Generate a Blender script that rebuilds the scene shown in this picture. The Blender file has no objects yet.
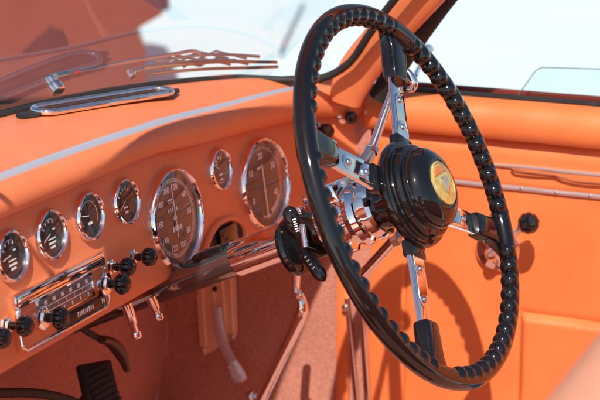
import bpy, bmesh, math, random
from mathutils import Vector as V, Matrix
random.seed(7)
S, C, PI = math.sin, math.cos, math.pi
scene = bpy.context.scene
col = scene.collection

# ------------------------------------------------------------------ camera model
PH, PT, F, CZ = math.radians(66), math.radians(14.68), 1600.0, 1.35
CAM = V((0, 0, CZ))
FD = V((S(PH)*C(PT), C(PH)*C(PT), -S(PT)))
RT = V((C(PH), -S(PH), 0))
UP = V((S(PH)*S(PT), C(PH)*S(PT), C(PT)))
def ray(px, py): return FD + RT*((px-300)/F) + UP*((200-py)/F)
def at(px, py, X=None, Y=None, Z=None, D=None):
    r = ray(px, py)
    if X is not None: t = X/r.x
    elif Y is not None: t = Y/r.y
    elif Z is not None: t = (Z-CZ)/r.z
    else: t = D
    return CAM + r*t
def proj(p):
    q = p-CAM; z = q.dot(FD)
    return 300+F*q.dot(RT)/z, 200-F*q.dot(UP)/z

# ------------------------------------------------------------------ materials
def new_mat(name):
    m = bpy.data.materials.new(name); m.use_nodes = True
    nt = m.node_tree; return m, nt, nt.nodes['Principled BSDF']
def simple(name, rgb, rough=.5, metal=0, coat=0, spec=.5):
    m, nt, b = new_mat(name)
    b.inputs['Base Color'].default_value = (*rgb, 1)
    b.inputs['Roughness'].default_value = rough
    b.inputs['Metallic'].default_value = metal
    b.inputs['Coat Weight'].default_value = coat
    b.inputs['Coat Roughness'].default_value = .03
    b.inputs['Specular IOR Level'].default_value = spec
    return m
def node(nt, t, **kw):
    n = nt.nodes.new(t)
    for k, v in kw.items():
        if hasattr(n, k): setattr(n, k, v)
        else: n.inputs[k].default_value = v
    return n
def textured(name, c1, c2, scale, rough, bump=None, bump_scale=900, bump_dist=.0006, kind='noise', spec=.5, rough2=None, sheen=0, metal=0, detail=6):
    m, nt, b = new_mat(name)
    tc = node(nt, 'ShaderNodeTexCoord')
    n = node(nt, 'ShaderNodeTexNoise'); n.inputs['Scale'].default_value = scale; n.inputs['Detail'].default_value = detail
    nt.links.new(tc.outputs['Object'], n.inputs['Vector'])
    r = node(nt, 'ShaderNodeValToRGB')
    r.color_ramp.elements[0].position = .3; r.color_ramp.elements[1].position = .7
    r.color_ramp.elements[0].color = (*c1, 1); r.color_ramp.elements[1].color = (*c2, 1)
    nt.links.new(n.outputs['Fac'], r.inputs['Fac']); nt.links.new(r.outputs['Color'], b.inputs['Base Color'])
    b.inputs['Roughness'].default_value = rough; b.inputs['Specular IOR Level'].default_value = spec
    b.inputs['Metallic'].default_value = metal
    if sheen:
        b.inputs['Sheen Weight'].default_value = sheen; b.inputs['Sheen Roughness'].default_value = .6
        b.inputs['Sheen Tint'].default_value = (*c2, 1)
    if rough2 is not None:
        mr = node(nt, 'ShaderNodeMapRange'); mr.inputs['To Min'].default_value = rough; mr.inputs['To Max'].default_value = rough2
        n2 = node(nt, 'ShaderNodeTexNoise'); n2.inputs['Scale'].default_value = scale*2.3
        nt.links.new(tc.outputs['Object'], n2.inputs['Vector'])
        nt.links.new(n2.outputs['Fac'], mr.inputs['Value']); nt.links.new(mr.outputs['Result'], b.inputs['Roughness'])
    if bump:
        if kind == 'voronoi':
            v = node(nt, 'ShaderNodeTexVoronoi'); v.inputs['Scale'].default_value = bump_scale; o = v.outputs['Distance']
        else:
            v = node(nt, 'ShaderNodeTexNoise'); v.inputs['Scale'].default_value = bump_scale; v.inputs['Detail'].default_value = 4; o = v.outputs['Fac']
        nt.links.new(tc.outputs['Object'], v.inputs['Vector'])
        bp = node(nt, 'ShaderNodeBump'); bp.inputs['Strength'].default_value = bump; bp.inputs['Distance'].default_value = bump_dist
        nt.links.new(o, bp.inputs['Height']); nt.links.new(bp.outputs['Normal'], b.inputs['Normal'])
    return m
def glass(name, tint=(1, 1, 1), gain=1.6, rough=0.0, cap=1.0):
    m = bpy.data.materials.new(name); m.use_nodes = True; nt = m.node_tree; nt.nodes.clear()
    out = node(nt, 'ShaderNodeOutputMaterial'); mix = node(nt, 'ShaderNodeMixShader')
    tr = node(nt, 'ShaderNodeBsdfTransparent'); tr.inputs['Color'].default_value = (*tint, 1)
    gl = node(nt, 'ShaderNodeBsdfGlossy'); gl.inputs['Roughness'].default_value = rough
    # Schlick reflectance from |N.I|, the same from both sides of the pane
    ge = node(nt, 'ShaderNodeNewGeometry'); dt = node(nt, 'ShaderNodeVectorMath'); dt.operation = 'DOT_PRODUCT'
    nt.links.new(ge.outputs['Normal'], dt.inputs[0]); nt.links.new(ge.outputs['Incoming'], dt.inputs[1])
    def mth(op, a, b=None):
        n = node(nt, 'ShaderNodeMath'); n.operation = op
        for i, q in enumerate((a, b)):
            if q is None: continue
            if isinstance(q, (int, float)): n.inputs[i].default_value = q
            else: nt.links.new(q, n.inputs[i])
        return n.outputs[0]
    ab = mth('ABSOLUTE', dt.outputs['Value']); om = mth('SUBTRACT', 1.0, ab); p5 = mth('POWER', om, 5.0)
    fo = mth('ADD', mth('MULTIPLY', p5, .96), .04)
    mu = node(nt, 'ShaderNodeMath'); mu.operation = 'MULTIPLY'; mu.inputs[1].default_value = gain; mu.use_clamp = True
    mn = mth('MINIMUM', mu.outputs[0], cap)
    nt.links.new(fo, mu.inputs[0]); nt.links.new(mn, mix.inputs[0])
    nt.links.new(tr.outputs[0], mix.inputs[1]); nt.links.new(gl.outputs[0], mix.inputs[2])
    nt.links.new(mix.outputs[0], out.inputs[0])
    return m
LEATHER = textured('orange_leather', (.78, .185, .050), (.88, .220, .062), 14, .40, bump=.5, bump_scale=820, bump_dist=.0005, kind='voronoi', rough2=.52, spec=.45)
LEATHER_D = textured('dash_leather', (.78, .205, .075), (.88, .240, .090), 11, .33, bump=.55, bump_scale=800, bump_dist=.0005, kind='voronoi', rough2=.5, spec=.5)
for _m in (LEATHER, LEATHER_D):
    _b = _m.node_tree.nodes['Principled BSDF']; _b.inputs['Coat Weight'].default_value = .18; _b.inputs['Coat Roughness'].default_value = .28
CARPET = textured('rust_carpet', (.50, .20, .14), (.70, .31, .22), 240, .95, bump=.9, bump_scale=700, bump_dist=.002, spec=.1, sheen=.4)
CHROME = textured('chrome', (.86, .87, .89), (.93, .93, .94), 30, .035, rough2=.09, metal=1)
STEEL = textured('brushed_steel', (.62, .61, .60), (.76, .75, .73), 60, .22, rough2=.34, metal=1)
BLACK = textured('black_bakelite', (.005, .005, .006), (.010, .009, .009), 9, .012, rough2=.10, spec=.75)
RUBBER = textured('black_rubber', (.012, .011, .011), (.025, .022, .021), 60, .55, rough2=.75)
DIAL_B = simple('black_dial', (.012, .012, .013), .6)
DIAL_T = textured('reflection_brown_dial', (.115, .078, .066), (.15, .095, .08), 30, .45)  # black dial face browned to carry the door's orange reflection
WHITE = simple('white_marking', (.95, .94, .91), .6)
GOLD = textured('gold_enamel', (.62, .42, .09), (.86, .70, .32), 160, .25, rough2=.4, metal=.3)
AMBER = simple('orange_enamel', (.75, .22, .05), .2, coat=.6)
SILVER = simple('silver_relief', (.75, .74, .70), .25, metal=.8)
WINDSHIELD = glass('windscreen_glass', (.98, 1, .99), 4.2, cap=.21)
SIDEGLASS = glass('side_glass', (.90, .955, .95), 1.2)
GLASSEDGE = simple('glass_edge', (.16, .22, .20), .15)
DIALGLASS = glass('dial_glass', (.99, .99, .99), 1.3, cap=.5)
LENS = glass('emblem_lens', (1, .97, .85), 1.2)
REDPAINT = textured('red_car_paint', (.20, .030, .018), (.25, .036, .022), 6, .12, rough2=.2, spec=.6)
MAROON = textured('maroon_paint', (.13, .026, .024), (.17, .034, .031), 5, .3, rough2=.4)
SEATL = textured('seat_leather', (.88, .36, .20), (.94, .40, .24), 12, .45, bump=.3, bump_scale=420, bump_dist=.0006, kind='voronoi')
GROUND = textured('pale_ground', (.64, .79, .82), (.68, .83, .86), .9, .9, bump=.3, bump_scale=60, bump_dist=.004)
TYRE = simple('tyre', (.02, .02, .02), .8)
POSTM = simple('pale_post', (.62, .72, .74), .6)
ENGR = simple('dark_inlay', (.03, .028, .028), .3)
SLOT = textured('dark_recess', (.030, .012, .009), (.045, .018, .012), 30, .7)  # near-black brown for the shaded column opening and one screw
REDIN = simple('red_inlay', (.34, .05, .045), .4)

# ------------------------------------------------------------------ object helpers
def props(o, label=None, cat=None, group=None, kind=None):
    if label: o['label'] = label
    if cat: o['category'] = cat
    if group: o['group'] = group
    if kind: o['kind'] = kind
    return o
def thing(name, label, cat, loc, group=None):
    o = bpy.data.objects.new(name, None); o.empty_display_size = .02
    col.objects.link(o); o.location = loc
    return props(o, label, cat, group)
def origin(o):
    p = V((0, 0, 0))
    while o is not None: p = p+o.location; o = o.parent
    return p
class MB:
    """collects faces in world coordinates; build() links them as one mesh object"""
    def __init__(s): s.v = []; s.f = []; s.m = []
    def add(s, vs, fs, mi=0):
        k = len(s.v); s.v += [V(v) for v in vs]
        s.f += [tuple(i+k for i in f) for f in fs]; s.m += [mi]*len(fs); return s
    def build(s, name, mat, parent=None, label=None, sharp=35, loc=None):
        me = bpy.data.meshes.new(name)
        o = bpy.data.objects.new(name, me); col.objects.link(o)
        if parent is not None: o.parent = parent; org = origin(parent)
        else:
            org = loc if loc is not None else V((0, 0, 0)); o.location = org
        me.from_pydata([v-org for v in s.v], [], s.f)
        for m in (mat if isinstance(mat, (list, tuple)) else [mat]): me.materials.append(m)
        me.polygons.foreach_set('material_index', s.m)
        bm = bmesh.new(); bm.from_mesh(me); bmesh.ops.recalc_face_normals(bm, faces=bm.faces)
        for e in bm.edges:
            if len(e.link_faces) == 2 and e.calc_face_angle(0) > math.radians(sharp): e.smooth = False
        for f in bm.faces: f.smooth = True
        bm.to_mesh(me); bm.free(); me.update()
        if label: o['label'] = label
        return o
    # frames are (origin, ex, ey, ez)
    def lathe(s, fr, prof, seg=48, mod=None, mi=0, cap=True):
        o, ex, ey, ez = fr; vs = []; fs = []
        for (r, h) in prof:
            for k in range(seg):
                a = 2*PI*k/seg; rr = r*(mod(a, h) if mod else 1)
                vs.append(o+ex*(rr*C(a))+ey*(rr*S(a))+ez*h)
        n = len(prof)
        for i in range(n-1):
            for k in range(seg):
                k2 = (k+1) % seg
                fs.append((i*seg+k, i*seg+k2, (i+1)*seg+k2, (i+1)*seg+k))
        if cap:
            if prof[0][0] > 1e-5: fs.append(tuple(range(seg))[::-1])
            if prof[-1][0] > 1e-5: fs.append(tuple((n-1)*seg+k for k in range(seg)))
        return s.add(vs, fs, mi)
    def tube(s, pts, rad, seg=14, mi=0, flat=1.0, up=None, cap=True):
        pts = [V(p) for p in pts]; n = len(pts)
        rs = rad if isinstance(rad, (list, tuple)) else [rad]*n
        vs = []; fs = []; prev = None
        for i, p in enumerate(pts):
            t = (pts[min(i+1, n-1)]-pts[max(i-1, 0)]).normalized()
            if prev is None:
                a = V(up) if up is not None else (V((0, 0, 1)) if abs(t.z) < .9 else V((0, 1, 0)))
            else: a = prev
            a = (a-t*a.dot(t)).normalized(); prev = a; b = t.cross(a)
            for k in range(seg):
                w = 2*PI*k/seg; vs.append(p+a*(rs[i]*flat*C(w))+b*(rs[i]*S(w)))
        for i in range(n-1):
            for k in range(seg):
                k2 = (k+1) % seg; fs.append((i*seg+k, i*seg+k2, (i+1)*seg+k2, (i+1)*seg+k))
        if cap: fs.append(tuple(range(seg))[::-1]); fs.append(tuple((n-1)*seg+k for k in range(seg)))
        return s.add(vs, fs, mi)
    def box(s, fr, size, bev=.001, mi=0, taper=(1, 1), seg=2):
        """bevelled box; size along ex, ey, ez, centred on the frame's origin; taper scales the +ez end"""
        o, ex, ey, ez = fr; bm = bmesh.new(); bmesh.ops.create_cube(bm, size=1)
        for v in bm.verts:
            tx, ty = taper if v.co.z > 0 else (1, 1)
            v.co = V((v.co.x*size[0]*tx, v.co.y*size[1]*ty, v.co.z*size[2]))
        if bev: bmesh.ops.bevel(bm, geom=bm.edges[:], offset=bev, segments=seg, affect='EDGES', profile=.5)
        bm.verts.ensure_lookup_table(); bm.verts.index_update()
        vs = [o+ex*v.co.x+ey*v.co.y+ez*v.co.z for v in bm.verts]
        fs = [tuple(v.index for v in f.verts) for f in bm.faces]; bm.free()
        return s.add(vs, fs, mi)
    def prism(s, fr, poly, h0, h1, bev=.0008, mi=0):
        o, ex, ey, ez = fr; bm = bmesh.new()
        b = [bm.verts.new((x, y, h0)) for x, y in poly]; t = [bm.verts.new((x, y, h1)) for x, y in poly]
        n = len(poly); bm.faces.new(b[::-1]); top = bm.faces.new(t)
        for i in range(n): bm.faces.new((b[i], b[(i+1) % n], t[(i+1) % n], t[i]))
        if bev: bmesh.ops.bevel(bm, geom=list(top.edges), offset=bev, segments=2, affect='EDGES', profile=.5)
        bm.verts.ensure_lookup_table(); bm.verts.index_update()
        vs = [o+ex*v.co.x+ey*v.co.y+ez*v.co.z for v in bm.verts]
        fs = [tuple(v.index for v in f.verts) for f in bm.faces]; bm.free()
        return s.add(vs, fs, mi)
    def grid(s, rows, mi=0, close=False):
        n, m = len(rows), len(rows[0]); vs = [p for r in rows for p in r]; fs = []
        for i in range(n-1):
            for j in range(m-1): fs.append((i*m+j, i*m+j+1, (i+1)*m+j+1, (i+1)*m+j))
        return s.add(vs, fs, mi)
    def text(s, fr, txt, size, mi=0, rot=0, sx=1.0):
        o, ex, ey, ez = fr
        cu = bpy.data.curves.new('t', 'FONT'); cu.body = txt; cu.size = size; cu.align_x = 'CENTER'; cu.align_y = 'CENTER'
        cu.resolution_u = 3; cu.offset = .020*size
        ob = bpy.data.objects.new('t', cu); col.objects.link(ob)
        dg = bpy.context.evaluated_depsgraph_get(); dg.update(); me = bpy.data.meshes.new_from_object(ob.evaluated_get(dg))
        c, sn = C(rot), S(rot)
        vs = [o+ex*(v.co.x*sx*c-v.co.y*sn)+ey*(v.co.x*sx*sn+v.co.y*c) for v in me.vertices]
        fs = [tuple(p.vertices) for p in me.polygons]
        bpy.data.objects.remove(ob); bpy.data.curves.remove(cu); bpy.data.meshes.remove(me)
        return s.add(vs, fs, mi)
def frame_z(o, ez, hint=(0, 0, 1)):
    ez = V(ez).normalized(); h = V(hint)
    ex = h.cross(ez)
    if ex.length < 1e-4: ex = V((1, 0, 0)).cross(ez)
    ex.normalize(); return (V(o), ex, ez.cross(ex), ez)
def shift(fr, x=0, y=0, z=0):
    o, ex, ey, ez = fr; return (o+ex*x+ey*y+ez*z, ex, ey, ez)
def rotz(fr, a):
    o, ex, ey, ez = fr; return (o, ex*C(a)+ey*S(a), ey*C(a)-ex*S(a), ez)
WORLD = (V((0, 0, 0)), V((1, 0, 0)), V((0, 1, 0)), V((0, 0, 1)))
def interp(tab, x):
    """smooth (Catmull-Rom) lookup in a table of (x, value)"""
    n = len(tab)
    if x <= tab[0][0]: return tab[0][1]
    if x >= tab[-1][0]: return tab[-1][1]
    for i in range(n-1):
        if tab[i][0] <= x <= tab[i+1][0]:
            x0, y0 = tab[i]; x1, y1 = tab[i+1]; h = x1-x0; t = (x-x0)/h
            def sl(j):
                if j <= 0: return (tab[1][1]-tab[0][1])/(tab[1][0]-tab[0][0])
                if j >= n-1: return (tab[-1][1]-tab[-2][1])/(tab[-1][0]-tab[-2][0])
                return (tab[j+1][1]-tab[j-1][1])/(tab[j+1][0]-tab[j-1][0])
            m0, m1 = sl(i)*h, sl(i+1)*h
            return (2*t**3-3*t*t+1)*y0+(t**3-2*t*t+t)*m0+(-2*t**3+3*t*t)*y1+(t**3-t*t)*m1
def curve(pts, n=40):
    """smooth polyline through 3D points"""
    acc = [0]
    for a, b in zip(pts, pts[1:]): acc.append(acc[-1]+(V(b)-V(a)).length)
    tabs = [[(acc[i], pts[i][k]) for i in range(len(pts))] for k in range(3)]
    return [V([interp(tabs[k], acc[-1]*j/n) for k in range(3)]) for j in range(n+1)]
def sstep(a, b, x):
    t = min(1, max(0, (x-a)/(b-a))); return t*t*(3-2*t)

# ================================================================== DASHBOARD
XL, XR = .62, 1.998
TRIM_Y = [(.62, .886), (1.26, .8796), (1.393, .877), (1.534, .869), (1.706, .861), (1.85, .853), (1.93, .838), (1.985, .815), (2.0, .806)]
TRIM_Z = [(.62, .975), (1.534, .975), (1.706, .967), (1.904, .957), (1.985, .950)]
FACE_Y = [(.62, .866), (1.70, .866), (1.80, .8625), (1.87, .854), (1.93, .840), (1.985, .812), (2.0, .800)]
CREASE = [(.62, .942), (1.52, .943), (1.64, .933), (1.78, .9235), (1.9, .915), (1.985, .908)]
BOT_Z = [(.62, .793), (1.57, .7925), (1.64, .783), (1.73, .757), (1.80, .751), (1.985, .750)]
BASE_Y = [(.62, 1.075), (1.2, 1.055), (1.47, 1.026), (1.646, .998), (1.815, .948), (1.91, .893), (1.985, .845)]
BASE_Z = [(.62, .988), (1.47, .985), (1.646, .983), (1.815, .974), (1.985, .962)]
TAU = math.tan(math.radians(8))
def face_pt(x, z): return V((x, interp(FACE_Y, x)+(z-.905)*TAU, z))
def face_frame(x, z):
    tx = (face_pt(x+.004, z)-face_pt(x-.004, z)).normalized(); ty = (face_pt(x, z+.004)-face_pt(x, z-.004)).normalized()
    n = tx.cross(ty)
    if n.y > 0: n = -n
    ex = tx; ey = n.cross(ex)
    return (face_pt(x, z), ex, ey.normalized(), n.normalized())
def face_at(px, py):
    """where the view ray meets the panel face (bisection along the ray)"""
    r = ray(px, py)
    def f(t):
        p = CAM+r*t; return p.y-(interp(FACE_Y, p.x)+(p.z-.905)*TAU)
    a, b = 1.0, 2.4
    if f(b) < 0: b = 2.2
    for _ in range(60):
        m = (a+b)/2
        if f(m) < 0: a = m
        else: b = m
    p = CAM+r*a; return p.x, p.z
dash = thing('dashboard', 'orange leather dashboard with round chrome ringed gauges and a radio, below the windscreen', 'dashboard', V((1.4, .88, .79)))
mb = MB(); rows = []
NX = 110
for i in range(NX+1):
    x = XL+(XR-XL)*i/NX
    yt, zt, yb, zb, cr, bz = interp(TRIM_Y, x), interp(TRIM_Z, x), interp(BASE_Y, x), interp(BASE_Z, x), interp(CREASE, x), interp(BOT_Z, x)
    r = []
    for k in range(9):
        t = k/8; r.append((yb+(yt+.008-yb)*t, zb+(zt+.002-zb)*t+.006*S(PI*t)))
    r.append((yt+.002, zt+.0005))
    fc = face_pt(x, cr).y; d = zt-cr
    yo = min(yt, fc)-.016
    # padded roll over the gauges, then the crease
    for k in range(1, 10):
        a = PI*k/10
        r.append((yt+(fc-.0035-yt)*k/10-(.5*(yt+fc)-yo)*S(a)**.8, zt-d*(.5-.5*C(a))))
    r.append((fc+.002, cr-.0005)); r.append((face_pt(x, cr-.004).y, cr-.004))
    for k in range(1, 13):
        z = cr-.004+(bz+.010-cr+.004)*k/12; r.append((face_pt(x, z).y, z))
    fb = face_pt(x, bz+.010).y
    r += [(fb+.0008, bz+.004), (fb+.004, bz+.0008), (fb+.010, bz), (fb+.09, bz+.006), (fb+.20, bz+.02)]
    rows.append([V((x, y, z)) for y, z in r])
mb.grid(rows); dash_panel = mb.build('panel', LEATHER_D, dash, sharp=60)
# bright trim strip along the top edge
mb = MB(); rows = []
for i in range(NX+1):
    x = XL+(XR-.07-XL)*i/NX; y, z = interp(TRIM_Y, x), interp(TRIM_Z, x)
    w = .0054-.0028*sstep(1.45, 1.9, x)
    rows.append([V((x, y+w, z+.0022)), V((x, y+w-.001, z+.0042)), V((x, y, z+.0036)), V((x, y-w+.001, z+.0002)), V((x, y-w, z-.0026))])
mb.grid(rows); mb.build('trim_strip', simple('satin_trim', (.74, .79, .86), .25, metal=.55), dash, sharp=50)

def gauge(px, py, R, name, face_mat, depth, draw, label, needle):
    x, z = face_at(px, py); fr = face_frame(x, z)
    # px, py is where the outer ring shows: step back half the ring's height
    x, z = x-.004*depth/.010, z; fr = face_frame(x, z)
    b = MB(); h = depth; w = R*.115 if R > .04 else R*.2
    prof = [(R, -.004), (R, h*.25), (R-w*.12, h*.62), (R-w*.35, h*.92), (R-w*.6, h), (R-w*.82, h*.85), (R-w, h*.45), (R-w, .0008)]
    b.lathe(fr, prof, 72, cap=False)
    g = b.build(name, CHROME, dash, label)      # the ring carries face, marks, needle and glass
    MB().lathe(fr, [(0, .0012), (R-w*.9, .0012)], 64, cap=False).build('dial_face', face_mat, g)
    m = MB(); draw(m, shift(fr, z=.0020), R-w); m.build('dial_markings', WHITE, g)
    nd = MB(); needle(nd, shift(fr, z=.0034), R-w); nd.build('needle', WHITE, g)
    dm = .0056 if R > .04 else .0022
    MB().lathe(fr, [((R-w*.95)*k/8, h*.50+dm*(1-(k/8)**2)) for k in range(9)], 64, cap=False).build('glass', DIALGLASS, g)
    return g
def bar(m, fr, x, y, w, h, a=0):
    f = rotz(shift(fr, x, y), a); o, ex, ey, ez = f
    m.add([o-ex*w/2-ey*h/2, o+ex*w/2-ey*h/2, o+ex*w/2+ey*h/2, o-ex*w/2+ey*h/2], [(0, 1, 2, 3)])
def ring(m, fr, r, w, a0=0, a1=2*PI, n=64):
    o, ex, ey, ez = fr; vs = []; fs = []
    for k in range(n+1):
        a = a0+(a1-a0)*k/n; d = ex*S(a)+ey*C(a); vs += [o+d*(r-w/2), o+d*(r+w/2)]
    for k in range(n): fs.append((2*k, 2*k+1, 2*k+3, 2*k+2))
    m.add(vs, fs)
def draw_speedo(m, fr, R):
    for k in range(10):
        a = math.radians(18+36*k); m.text(shift(fr, R*.66*S(a), R*.68*C(a)), str(20+20*k), R*.185)
    ring(m, fr, R*.86, R*.012); ring(m, fr, R*.80, R*.010)
    for k in range(100):
        a = 2*PI*k/100; bar(m, fr, R*.83*S(a), R*.83*C(a), R*.014, R*.06, -a)
    bar(m, fr, -.10*R, .42*R, .22*R, .045*R, 0); bar(m, fr, -.10*R, .36*R, .18*R, .02*R, 0)   # illegible lines of lettering
    for k in range(5): bar(m, fr, (-.22+.09*k)*R, .19*R, .05*R, .09*R)                       # trip counter digits
    for k in range(4): bar(m, fr, (-.12+.11*k)*R, -.24*R, .075*R, .11*R)                     # odometer digits
    ring(m, fr, R*.05, R*.03, n=16)
def needle_speedo(m, fr, R):
    bar(m, fr, 0, .18*R, R*.036, R*1.22); bar(m, fr, 0, 0, .09*R, .09*R, PI/4)
def draw_tach(m, fr, R):
    for k in range(6):
        a = math.radians(-120+60*k)
        if k < 5: m.text(shift(fr, R*.62*S(a), R*.66*C(a)), str(10*k) if k else '0', R*.22)
    for k in range(61):
        a = math.radians(-120+5*k); bar(m, fr, R*.85*S(a), R*.85*C(a), R*.02, R*(.10 if k % 6 == 0 else .05), -a)
    for k in range(12):
        a = math.radians(124+3.4*k); bar(m, fr, R*.77*S(a), R*.77*C(a), R*.030, R*.11, -a)   # band of lettering along the red line
    bar(m, fr, -.12*R, .40*R, .20*R, .05*R, .15); bar(m, fr, -.02*R, -.80*R, .34*R, .035*R)
def needle_tach(m, fr, R):
    bar(m, fr, 0, -.18*R, R*.046, R*1.30); bar(m, fr, 0, -.18*R, .09*R, .09*R, PI/4); bar(m, fr, 0, .1*R, .07*R, .07*R, PI/4)
def small_draw(kind):
    def f(m, fr, R):
        if kind in (0, 3):
            ring(m, fr, R*.72, R*.03, math.radians(-62), math.radians(30), 20)
            for k in range(4):
                a = math.radians(-58+28*k); bar(m, fr, R*.62*S(a), R*.62*C(a), R*.10, R*.13, -a)
        if kind == 0:
            for q, (w, h) in enumerate(((.62, .07), (.62, .11), (.42, .11))): bar(m, fr, .05*R, (-.22-.20*q)*R, w*R, h*R, .02)
            bar(m, fr, .32*R, .20*R, .22*R, .08*R)
        elif kind == 1:
            bar(m, fr, .02*R, -.36*R, .36*R, .14*R); ring(m, fr, R*.74, R*.03, math.radians(-120), math.radians(120), 24)
        elif kind == 2:
            for k in range(5):
                a = math.radians(-60+24*k); bar(m, fr, R*.66*S(a), R*.66*C(a), R*.09, R*.15, -a)
            bar(m, fr, -.05*R, -.30*R, .42*R, .10*R); bar(m, fr, -.02*R, -.54*R, .30*R, .12*R)
        else:
            m.text(shift(fr, -.30*R, .30*R), 'E', R*.50)
            bar(m, fr, .04*R, -.30*R, .46*R, .12*R); bar(m, fr, .06*R, -.58*R, .36*R, .11*R)
            ring(m, fr, R*.76, R*.04, math.radians(150), math.radians(215), 12)
    return f
def small_needle(ang):
    def f(m, fr, R):
        a = math.radians(ang); bar(m, fr, -.12*R+.32*R*S(a), .04*R+.32*R*C(a), R*.045, R*.66, -a)
    return f
gauge(175, 217, .0600, 'speedometer', DIAL_T, .010, draw_speedo, 'large speedometer numbered 20 to 200, left of the steering column', needle_speedo)
gauge(263.7, 182.7, .0605, 'rev_counter', DIAL_T, .010, draw_tach, 'large rev counter nearest the door, numbered 0 to 40', needle_tach)
gauge(11, 255, .0270, 'small_gauge', DIAL_B, .007, small_draw(0), 'small black gauge farthest from the steering wheel', small_needle(-100))
gauge(50.5, 233.7, .0270, 'small_gauge', DIAL_B, .007, small_draw(0), 'small black gauge with three lines of lettering, second of the row', small_needle(-115))
gauge(89, 215.5, .0270, 'small_gauge', DIAL_B, .007, small_draw(1), 'small black gauge with one line of lettering, third of the row', small_needle(-80))
gauge(125.3, 201, .0270, 'small_gauge', DIAL_B, .007, small_draw(2), 'small black gauge beside the speedometer', small_needle(-125))
gauge(219.5, 169, .0275, 'fuel_gauge', DIAL_T, .007, small_draw(3), 'small fuel gauge with painted-in brown reflection, marked E between the two large dials', small_needle(-60))

# fluted push-pull knobs on the dash
def knob_prof(R, L): return [(R*.42, 0), (R*.42, L*.30), (R*.70, L*.38), (R*.97, L*.55), (R, L*.68), (R*.88, L*.84), (R*.60, L*.95), (R*.25, L), (0, L)]
def fluted(R, L, n=12):
    return lambda a, h: 1-(.13*(abs(S(a*n/2))**.6 < .55)*1.0 if L*.34 < h < L*.97 else 0)
def pull_knob(px, py, R=.0105, L=.024, parent=None, out=.017, base_len=.006, collar=None):
    # the knob's middle shows at (px, py): find the foot on the panel
    x, z = face_at(px, py)
    for _ in range(8):
        fr = face_frame(x, z); q = proj(fr[0]+fr[3]*out)
        x0, z0 = face_at(fr and (proj(fr[0])[0]+px-q[0]), proj(fr[0])[1]+py-q[1]); x, z = x0, z0
    fr = face_frame(x, z)
    b = MB()
    b.lathe(fr, [(R*.85, -.001), (R*.85, .002), (R*.62, .0032), (R*.62, base_len), (R*.36, base_len+.001)], 6, cap=False)
    k = MB().lathe(shift(fr, z=base_len), knob_prof(R, L), 72, mod=fluted(R, L)).build('knob', BLACK, parent)
    b.build('bezel_nut', CHROME, k)
    if collar: 
        MB().lathe(fr, [(R*1.25, .0), (R*1.25, .002), (R*1.15, .003), (R*.95, .003), (R*.95, .0075), (R*1.05, .008), (R*1.05, .0125), (R*.9, .0135), (R*.5, .0135)], 40).build('collar', CHROME, k)
    return k
for px, py in ((145.5, 257), (124, 267), (20.5, 326), (-2, 338)): pull_knob(px, py, parent=dash)

# radio
radio = None
xa, za = face_at(13, 318); xb, zb = face_at(105, 262)
def R_(px, py): return face_at(px, py)
fr0 = face_frame(1.32, .84)
mb = MB()
x0, x1 = 1.238, 1.404
def face_box(mb, xa, xb, za, zb, h0, h1, bev=.001, mi=0):
    f = face_frame((xa+xb)/2, (za+zb)/2); return mb.box(shift(f, z=(h0+h1)/2), (xb-xa, zb-za, h1-h0), bev, mi)
face_box(mb, x0, x1, .8065, .8635, -.003, .005, .002); radio = mb.build('radio', LEATHER_D, dash, 'car radio with chrome top bar and two fluted knobs')
mb = MB()
face_box(mb, x0-.001, x1+.001, .8505, .8655, .0, .0085, .003)
tb = mb.build('top_bar', CHROME, radio)
mb = MB()
for k in range(3): face_box(mb, x0+.006, x1-.004, .8535+.0036*k, .8545+.0036*k, .008, .0088, 0)
mb.build('bar_groove', ENGR, tb)
mb = MB(); face_box(mb, 1.276, 1.374, .8265, .8490, .0045, .0062, .0005); dialp = mb.build('tuning_scale', simple('smoky_scale', (.20, .14, .12), .25), radio)
mb = MB(); fs = face_frame(1.325, .8377); fs = shift(fs, z=.0066)
bar(mb, fs, 0, .0025, .094, .0010); bar(mb, fs, 0, -.0030, .094, .0010)
for k in range(6):
    bar(mb, fs, -.038+.0155*k, .0065, .0055, .0042); bar(mb, fs, -.038+.0155*k, -.0070, .0028, .0042)
    bar(mb, fs, -.032+.0155*k, .0003, .0008, .0045)
mb.build('scale_markings', WHITE, dialp)
mb = MB(); face_box(mb, 1.300, 1.394, .8105, .8225, .0045, .0085, .0015); keyb = mb.build('push_button_bar', simple('satin_black', (.008, .008, .008), .32), radio)
mb = MB(); fk = shift(face_frame(1.347, .8165), z=.0088); mb.text(shift(fk, .040), 'M', .0085)
for k in range(9): bar(mb, fk, -.010+.0036*k, 0, .0022, .0046 if k % 3 else .0058)
mb.build('lettering', WHITE, keyb)
mb = MB(); fr_ = [(x0+.006, .8515), (x0+.001, .846), (x0+.001, .814), (x0+.007, .8075), (x1-.007, .8075), (x1-.001, .814), (x1-.001, .846), (x1-.006, .8515)]
mb.tube([face_frame(*p)[0]+face_frame(*p)[3]*.005 for p in fr_], .0022, 10); mb.build('radio_frame', CHROME, radio)
mb = MB(); face_box(mb, 1.271, 1.379, .8245, .8510, .0, .0056, .001); mb.build('scale_surround', CHROME, radio)
for px, py in ((120, 284), (58, 318)): pull_knob(px, py, R=.0115, L=.024, parent=radio, out=.029, base_len=.016, collar=True)

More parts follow.
